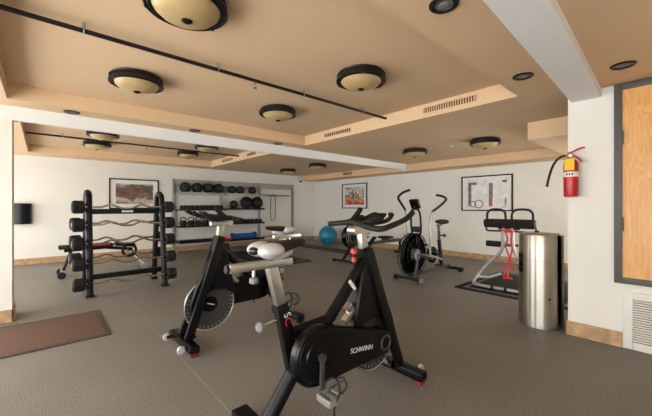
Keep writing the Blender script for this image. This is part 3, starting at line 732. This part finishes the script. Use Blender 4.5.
for k in range(5): obj('hook', G().tube([(x0 + .3 + k * .17, -.07, 1.60), (x0 + .3 + k * .17, -.16, 1.59), (x0 + .3 + k * .17, -.18, 1.63)], .009, 8, smooth=3), M_BLACK, t)
obj('lower_rail', G().box(((x0 + x1) / 2, -.05, .25), (x1 - x0, .04, .08), .004), M_GREYM, t)
SY = YW - .02 - .06 - DY / 2

def pxX(px, y): # horizontal place on a plane y for a spot seen at that column
    a = (px - 326) / 320.0
    return y * (.6626 + .749 * a) / (.749 - .6626 * a)
def ball_thing(name, label, cat, x, z, r, group, m=M_RUB, band=True):
    t = thing(name, label, cat, (x, SY - .02, z), 0, group)
    obj('ball', G().ball((0, 0, r), r, seg=28), m, t)
    g = G(); g.ring((0, 0, r), r * .998, .004, 'z', 36, 6); g.ring((0, 0, r), r * .998, .004, 'y', 36, 6)
    obj('seam', g, M_DGREY, t)
    mk_ = G(Matrix.Translation((0, 0, r)) @ Matrix.Rotation(-.35, 4, 'Z') @ Matrix.Rotation(-.1, 4, 'X'))
    mk_.ring((0, -r * .93, 0), r * .36, .006, 'y', 28, 6)
    obj('mark', mk_, M_DGREY, t)
    return t
G1 = 'medicine balls on the top shelf'
names1 = ('leftmost black medicine ball on the top shelf of the first bay', 'second black medicine ball from the left on the top shelf', 'third black medicine ball from the left on the top shelf', 'fourth black medicine ball on the top shelf, beside the upright')
for k, px in enumerate((185, 197, 208, 218.4)):
    if k == 0: mb = ball_thing('medicine_ball', names1[0], 'medicine ball', pxX(px, SY), 1.602, .148, G1)
    else: dup(mb, (pxX(px, SY), SY - .02, 1.602), 0, names1[k])
n2 = ('small black medicine ball left on the top shelf of the middle bay', 'small black medicine ball in the middle of the middle bay top shelf', 'small black medicine ball right on the top shelf of the middle bay')
for k, px in enumerate((231.5, 240, 252)):
    if k == 0: mb2 = ball_thing('medicine_ball', n2[0], 'medicine ball', pxX(px, SY), 1.602, .125, G1)
    else: dup(mb2, (pxX(px, SY), SY - .02, 1.602), 0, n2[k])
ball_thing('slam_ball', 'small black slam ball at the left of the middle bay second shelf', 'slam ball', pxX(233.3, SY), 1.167, .125, 'slam balls on the second shelf')
sb = ball_thing('slam_ball', 'large black slam ball in the centre of the second shelf', 'slam ball', pxX(246, SY), 1.167, .185, 'slam balls on the second shelf')
dup(sb, (pxX(246, SY) + .375, SY - .02, 1.167), 0, 'large black slam ball at the right end of the second shelf')

def make_dumbbell(label, loc, group):
    t = thing('dumbbell', label, 'dumbbell', loc, 0, group)
    obj('handle', G().cyl((0, -.08, .062), (0, .08, .062), .015, 10), M_CHROME, t)
    for s in (-1, 1): obj('weight_head', G().lathe([(.045, -.045), (.062, -.03), (.062, .03), (.045, .045)], (0, s * .115, .062), 'y', 6), M_RUB, t, smooth=False)
    for ch in t.children:
        ch.data.transform(Matrix.Translation((0, 0, .062)) @ Matrix.Rotation(PI / 6, 4, 'Y') @ Matrix.Translation((0, 0, -.062 - .008)))
    return t
DB = 'black hex dumbbells on the second shelf of the left bay'
od = ('first', 'second', 'third', 'fourth', 'fifth', 'sixth', 'seventh', 'eighth')
for k in range(8):
    lb = '%s black dumbbell from the left on the left bay second shelf' % od[k]
    loc = (2.84 + k * .142, SY - .03, 1.157)
    if k == 0: db = make_dumbbell(lb, loc, DB)
    else: dup(db, loc, 0, lb)
for k in range(8):
    dup(db, (4.11 + k * .142, SY - .03, .737), 0, '%s black dumbbell from the left on the middle bay third shelf' % od[k], 'black hex dumbbells on the third shelf of the middle bay')
KB = 'kettlebells on the third shelf of the left bay'
def make_kettlebell(label, loc):
    t = thing('kettlebell', label, 'kettlebell', loc, 0, KB)
    obj('body', G().lathe([(.05, 0), (.075, .01), (.092, .05), (.09, .095), (.07, .135), (.04, .15)], seg=24), M_RUB, t)
    obj('handle', G().tube([(-.055, 0, .12), (-.072, 0, .17), (-.06, 0, .215), (0, 0, .232), (.06, 0, .215), (.072, 0, .17), (.055, 0, .12)], .014, 10, smooth=4), M_DGREY, t)
    return t
for k in range(6):
    lb = '%s black kettlebell from the left on the third shelf' % od[k]
    loc = (2.83 + k * .2, SY - .03, .707)
    if k == 0: kb = make_kettlebell(lb, loc)
    else: dup(kb, loc, 0, lb)
t = thing('foam_roller', 'bright blue foam roller with wide ends on the lowest middle shelf', 'foam roller', (4.56, SY - .11, .252))
obj('body', G().lathe([(.04, -.36), (.075, -.355), (.075, .355), (.04, .36)], (0, 0, .1), 'x', 24), M_BLUE, t)
for s in (-1, 1): obj('end_cap', G().lathe([(.06, -.04), (.1, -.035), (.1, .035), (.06, .04)], (s * .36, 0, .1), 'x', 24), mat('dark_blue_foam', rgb(16, 66, 140), .6, var=.1) if s < 0 else bpy.data.materials['dark_blue_foam'], t)
t = thing('resistance_band', 'long thin black loop band hanging from the wall hook rail', 'exercise band', (UX[2] + .47, YW - .02 - .16, 1.59))
obj('band', G().tube([(0, 0, .012), (.055, .015, .0), (.09, .03, -.06), (.09, .04, -.55), (.085, .04, -.75), (.03, .04, -.83), (-.03, .04, -.83), (-.085, .04, -.75), (-.09, .04, -.55), (-.09, .03, -.06), (-.055, .015, 0)], .011, 8, closed=True, smooth=4), M_GRIP, t)

# ------------------------------------------------------------------ wall pictures
def picture(label, center, w, h, side, art, fm=M_BLACK):
    t = thing('framed_picture', label, 'picture', center, 0 if side == 'y' else -PI / 2, 'framed pictures on the walls')
    g = G(); b = .028
    for s in (-1, 1): g.box((s * (w / 2 - b / 2), -.015, 0), (b, .03, h), .003); g.box((0, -.015, s * (h / 2 - b / 2)), (w - 2 * b, .03, b), .003)
    obj('frame', g, fm, t)
    obj('mount', G().box((0, -.006, 0), (w - 2 * b, .008, h - 2 * b)), M_LABEL, t)
    obj('print', G().box((0, -.011, 0), (w - .27, .003, h - .25) if art != 2 else (w - .17, .003, h - .15)), ART[art], t)
    return t
def art_mat(name, ramp, scale, stretch, bands=None, distort=1.0):
    m = bpy.data.materials.new(name); m.use_nodes = True; nt = m.node_tree; b = nt.nodes['Principled BSDF']; N = nt.nodes.new; L = nt.links.new
    tc = N('ShaderNodeTexCoord'); mp = N('ShaderNodeMapping'); mp.inputs['Scale'].default_value = stretch; L(tc.outputs['Object'], mp.inputs[0])
    n = N('ShaderNodeTexNoise'); n.inputs['Scale'].default_value = scale; n.inputs['Detail'].default_value = 4; n.inputs['Distortion'].default_value = distort; L(mp.outputs[0], n.inputs['Vector'])
    r = N('ShaderNodeValToRGB'); r.color_ramp.interpolation = 'LINEAR'
    while len(r.color_ramp.elements) < len(ramp): r.color_ramp.elements.new(.5)
    for e, (p, cc) in zip(r.color_ramp.elements, ramp): e.position = p; e.color = cc
    src = n.outputs['Fac']
    if bands:
        sp = N('ShaderNodeSeparateXYZ'); L(tc.outputs['Object'], sp.inputs[0])
        ma = N('ShaderNodeMath'); ma.operation = 'MULTIPLY_ADD'; ma.inputs[1].default_value = bands; L(sp.outputs[2], ma.inputs[0]); L(src, ma.inputs[2]); src = ma.outputs[0]
    L(src, r.inputs[0]); L(r.outputs[0], b.inputs['Base Color']); b.inputs['Roughness'].default_value = .3
    return m
ART = [art_mat('landscape_print', [(.12, rgb(150, 118, 84)), (.28, rgb(196, 190, 178)), (.42, rgb(110, 104, 92)), (.54, rgb(120, 78, 54)), (.66, rgb(70, 68, 58)), (.85, rgb(178, 174, 170))], 3.6, (1, 1, 2.2), 1.1),
       art_mat('red_crowd_print', [(.12, rgb(176, 60, 34)), (.30, rgb(205, 84, 48)), (.40, rgb(226, 190, 150)), (.50, rgb(84, 48, 40)), (.64, rgb(228, 222, 212)), (.82, rgb(130, 130, 126))], 6, (1, 1, 1), 1.0),
       art_mat('pale_collage_print', [(.3, rgb(188, 178, 176)), (.42, rgb(232, 228, 226)), (.52, rgb(224, 214, 214)), (.6, rgb(206, 216, 206)), (.7, rgb(228, 204, 206))], 5, (1, 1, 1))]
picture('dark framed brown landscape picture on the far wall behind the barbell rack', (1.75, YW - .001, 1.555), 1.10, .75, 'y', 0)
picture('black framed picture in red tones on the right wall above the teal ball', (XW - .001, 7.24, 1.58), 1.12, .82, 'x', 1)
p3 = picture('black framed pale abstract picture on the right wall above the exercise stand', (XW - .001, 3.08, 1.545), 1.14, .82, 'x', 2)
g = G(); g.box((.11, -.0135, .06), (.085, .002, .34)); g.box((-.37, -.0135, -.02), (.075, .002, .54)); g.box((-.30, -.0135, .23), (.2, .002, .06)); g.box((.42, -.0135, -.2), (.03, .002, .18)); g.box((.40, -.0135, .26), (.1, .002, .05))
g.ring((-.16, -.0135, -.25), .09, .012, 'y', 24, 4); g.ring((-.3, -.0135, -.25), .07, .01, 'y', 24, 4)
obj('ink_shapes', g, mat('dark_print_ink', rgb(92, 88, 84), .5, col2=rgb(140, 132, 122), scale=14), p3)
g = G(); g.box((.105, -.0136, -.20), (.08, .002, .20))
obj('red_patch', g, mat('dull_red_print_ink', rgb(168, 96, 84), .5, var=.1), p3)
t = thing('black_dispenser', 'black rounded dispenser on the far wall next to the white column', 'dispenser', (-.33, YW, 1.08))
g = G(); n = 20
P = [(-.15, 0)] + [(-.15 * math.cos(PI * k / n), -.03 - .13 * math.sin(PI * k / n)) for k in range(n + 1)] + [(.15, 0)]
verts = [(x, y, z) for z in (-.21, .21) for x, y in P]; m_ = len(P)
g._add(verts, [[k, (k + 1) % m_, m_ + (k + 1) % m_, m_ + k] for k in range(m_)] + [list(range(m_ - 1, -1, -1)), list(range(m_, 2 * m_))])
obj('housing', g, M_BLACK, t)
g = G(); P2 = [(x * 1.03, y * 1.03) for x, y in P]; verts = [(x, y, z) for z in (.205, .225) for x, y in P2]
g._add(verts, [[k, (k + 1) % m_, m_ + (k + 1) % m_, m_ + k] for k in range(m_)] + [list(range(m_ - 1, -1, -1)), list(range(m_, 2 * m_))])
obj('lid', g, M_GLOSS, t)

# ------------------------------------------------------------------ ceiling things
def at_z(px, py, z):
    tt = (z - 1.25) / ((206 - py) / 320.0); a = (px - 326) / 320.0
    return (tt * (.6626 + .749 * a), tt * (.749 - .6626 * a))
DL = 'bronze dome ceiling lights'
def make_dome(label, loc):
    t = thing('ceiling_light', label, 'ceiling light', loc, 0, DL)
    g = G(); g.lathe([(.10, 0), (.20, -.002), (.215, -.012), (.205, -.03), (.222, -.045), (.222, -.078), (.205, -.088), (.188, -.082)], seg=40)
    obj('pan', g, M_BRONZE, t)
    g = G()
    for R, z in ((.22, -.034), (.226, -.08)): g.ring((0, 0, z), R, .008, 'z', 40, 6)
    for k in range(3):
        a = 2 * PI * k / 3 + .5; g.cyl((.224 * math.cos(a), .224 * math.sin(a), -.03), (.224 * math.cos(a), .224 * math.sin(a), -.09), .012, 8)
    obj('trim_ring', g, M_BRONZE, t)
    obj('glass_bowl', G().lathe([(.188, -.08), (.18, -.095), (.15, -.122), (.11, -.138), (.06, -.148), (.01, -.151)], seg=40), M_AMBER, t, angle=60)
    obj('finial', G().lathe([(.03, -.146), (.032, -.153), (.02, -.162), (.006, -.166)], seg=16), M_BRONZE, t)
    return t
DOMES = [(187, 5, ZR, 'large dome ceiling light cut by the top edge of the photo'), (137, 82, ZR, 'dome ceiling light at left of the near recess above the brown rug'), (361, 79, ZR, 'dome ceiling light at right of the near recess beside the long vent'),
         (278, 113, ZR, 'dome ceiling light in the far corner of the near recess, past the pipe'),
         (103.5, 134.5, ZR, 'left dome light in the far recess, on the near side of its pipe'), (97, 144.5, ZR, 'left dome light in the far recess, on the wall side of its pipe'),
         (207, 147.5, ZR, 'right dome light in the far recess, on the near side of its pipe'), (188, 154, ZR, 'right dome light in the far recess, on the wall side of its pipe'),
         (415, 152, ZC, 'dome light on the flat ceiling above the fan bike'), (485, 142.5, ZC, 'dome light on the flat ceiling above the pale abstract picture'),
         (317.5, 166, ZC, 'dome light on the flat ceiling near the far corner, right one'), (288, 171, ZC, 'smallest looking dome light, above the grey shelving')]
for i, (px, py, z, lb) in enumerate(DOMES):
    x, y = at_z(px, py, z - .055)
    if i == 0: dm = make_dome(lb, (x, y, z))
    else: dup(dm, (x, y, z), .7 * i, lb)
def make_down(label, loc):
    t = thing('recessed_light', label, 'ceiling light', loc, 0, 'round recessed ceiling lights')
    obj('trim', G().lathe([(.045, .0), (.078, 0), (.078, -.006), (.07, -.012), (.05, -.010), (.045, -.002)], seg=32), M_BRONZE, t)
    obj('lens', G().lathe([(.047, -.001), (.046, -.004), (.001, -.004)], seg=24), M_GREY, t)
    obj('bulb', G().lathe([(.026, -.004), (.022, -.010), (.002, -.011)], seg=18), M_GREY, t)
    return t
DOWN = [(444, 4, 'recessed ceiling light at the top edge, left of the right white beam'), (523, 76, 'recessed ceiling light beside the far end of the right white beam'), (623, 65, 'recessed ceiling light above the oak hatch'),
        (72, 112, 'recessed light in front of the long white beam, nearest the white column'), (195, 130.5, 'recessed light in front of the middle of the long white beam'), (278, 143.5, 'recessed light by the long white beam, below the corner of the near recess')]
for i, (px, py, lb) in enumerate(DOWN):
    x, y = at_z(px, py, ZC)
    if i == 0: dn = make_down(lb, (x, y, ZC))
    else: dup(dn, (x, y, ZC), 0, lb)
def vent(label, x, y0, y1, z0, z1, slots):
    t = thing('air_vent', label, 'vent', (x, (y0 + y1) / 2, (z0 + z1) / 2), 0, 'supply vents in the ceiling soffits')
    w, h = abs(y1 - y0), z1 - z0
    g = G()
    for s in (-1, 1): g.box((-.004, s * (w / 2 - .006), 0), (.008, .012, h)); g.box((-.004, 0, s * (h / 2 - .005)), (.008, w, .010))
    for k in range(1, slots): g.box((-.003, -w / 2 + w * k / slots, 0), (.006, .010, h))
    obj('grille', g, M_CEIL, t)
    obj('slots', G().box((-.0008, 0, 0), (.0015, w - .01, h - .01)), M_VENT, t)
    return t
def at_x(px, py, x):
    a = (px - 326) / 320.0; tt = x / (.6626 + .749 * a); return tt * (.749 - .6626 * a), 1.25 + (206 - py) / 320.0 * tt
ya, _ = at_x(423, 100, 3.5); yb, _ = at_x(477, 100, 3.5)
vent('long air vent in the soffit edge right of the near ceiling recess', 3.5, ya, yb, 2.375, 2.46, 22)
ya, _ = at_x(324, 100, 3.5); yb, _ = at_x(351, 100, 3.5)
vent('short air vent at the far end of the near recess soffit', 3.5, ya, yb, 2.375, 2.45, 13)
ya, _ = at_x(222, 160, 3.5); yb, _ = at_x(233, 160, 3.5)
vent('small air vent at the wall end of the far recess soffit', 3.5, ya, yb, 2.37, 2.46, 10)
ya, _ = at_x(247, 160, 3.5); yb, _ = at_x(256, 160, 3.5)
vent('small air vent at the beam end of the far recess soffit', 3.5, ya, yb, 2.37, 2.46, 8)
ya, _ = at_x(343, 174, 7.04); yb, _ = at_x(352, 174, 7.04)
vent('air vent in the soffit above the right wall, over the teal ball', 7.04, ya, yb, 2.20, 2.30, 8)

def pipe(label, y, x0, x1, z, heads, double):
    t = thing('sprinkler_pipe', label, 'pipe', (x0, y, z), 0, 'black pipes under the ceiling')
    g = G(); g.cyl((0, 0, 0), (x1 - x0, 0, 0), .016, 12)
    obj('pipe_run', g, M_BRONZE, t)
    if double: obj('conduit', G().tube([(0, .035, .012), (1.2, .034, .014), (2.0, .02, .016), (x1 - x0 - 1.0, .018, .014)], .007, 8), M_BRONZE, t)
    n = 4
    for k in range(n):
        x = (x1 - x0) * (k + .5) / n
        obj('hanger', G().box((x, 0, (ZR - z) / 2 + .01), (.022, .012, ZR - z - .02), .002).ring((x, 0, 0), .019, .004, 'x', 16, 6), M_GREYM, t)
    for x in heads:
        g = G(); g.cyl((x, 0, -.014), (x, 0, -.04), .009, 10); g.ring((x, 0, -.052), .014, .003, 'y', 14, 6); g.lathe([(.003, -.066), (.018, -.068), (.018, -.071), (.003, -.072)], (x, 0, 0), 'z', 16)
        obj('sprinkler_head', g, M_CHROME, t)
    return t
pipe('long black pipe with sprinkler head crossing the near ceiling recess', 2.72, -.262, 3.492, 2.44, [1.77], True)
yp, _ = at_x(235, 157, 3.4)
pipe('thin black pipe crossing the far ceiling recess', yp, -.212, 3.492, 2.44, [1.75], False)
x, y = at_z(452, 146, ZC - .01)
dt = obj('smoke_detector', G().lathe([(.03, 0), (.035, -.004), (.033, -.018), (.015, -.024)], seg=20), M_WHITE); dt.location = (x, y, ZC)
tag(dt, 'small white detector on the flat ceiling between two dome lights', 'detector')
t = thing('security_camera', 'small white camera high on the far wall by the soffit corner', 'camera', (6.93, YW, 2.18))
obj('mount', G().box((0, -.015, .06), (.13, .03, .20), .01), M_WHITE, t)
obj('lens', G().box((.03, -.05, -.05), (.07, .05, .07), .015), M_GLASSD, t)
obj('arm', G().bar((.03, -.02, .0), (.03, -.06, -.03), .03, .03, .004), M_WHITE, t)

# ------------------------------------------------------------------ light
w = bpy.data.worlds.new('daylight'); SC.world = w; w.use_nodes = True
bg = w.node_tree.nodes['Background']; bg.inputs[0].default_value = (.985, .99, .985, 1); bg.inputs[1].default_value = 3.2

# ------------------------------------------------------------------ camera
cd = bpy.data.cameras.new('camera'); cam = bpy.data.objects.new('camera', cd); COL.objects.link(cam)
cam.location = (0, 0, 1.25); cam.rotation_euler = (PI / 2, 0, math.atan2(.749, .6626) - PI / 2)
cd.sensor_width = 36; cd.lens = 320 / 652 * 36; cd.shift_y = -2 / 652; cd.clip_start = .02
SC.camera = cam
vs_ = SC.view_settings; vs_.view_transform = 'Standard'; vs_.look = 'None'; vs_.exposure = 1.22; vs_.gamma = 1; vs_.use_curve_mapping = False
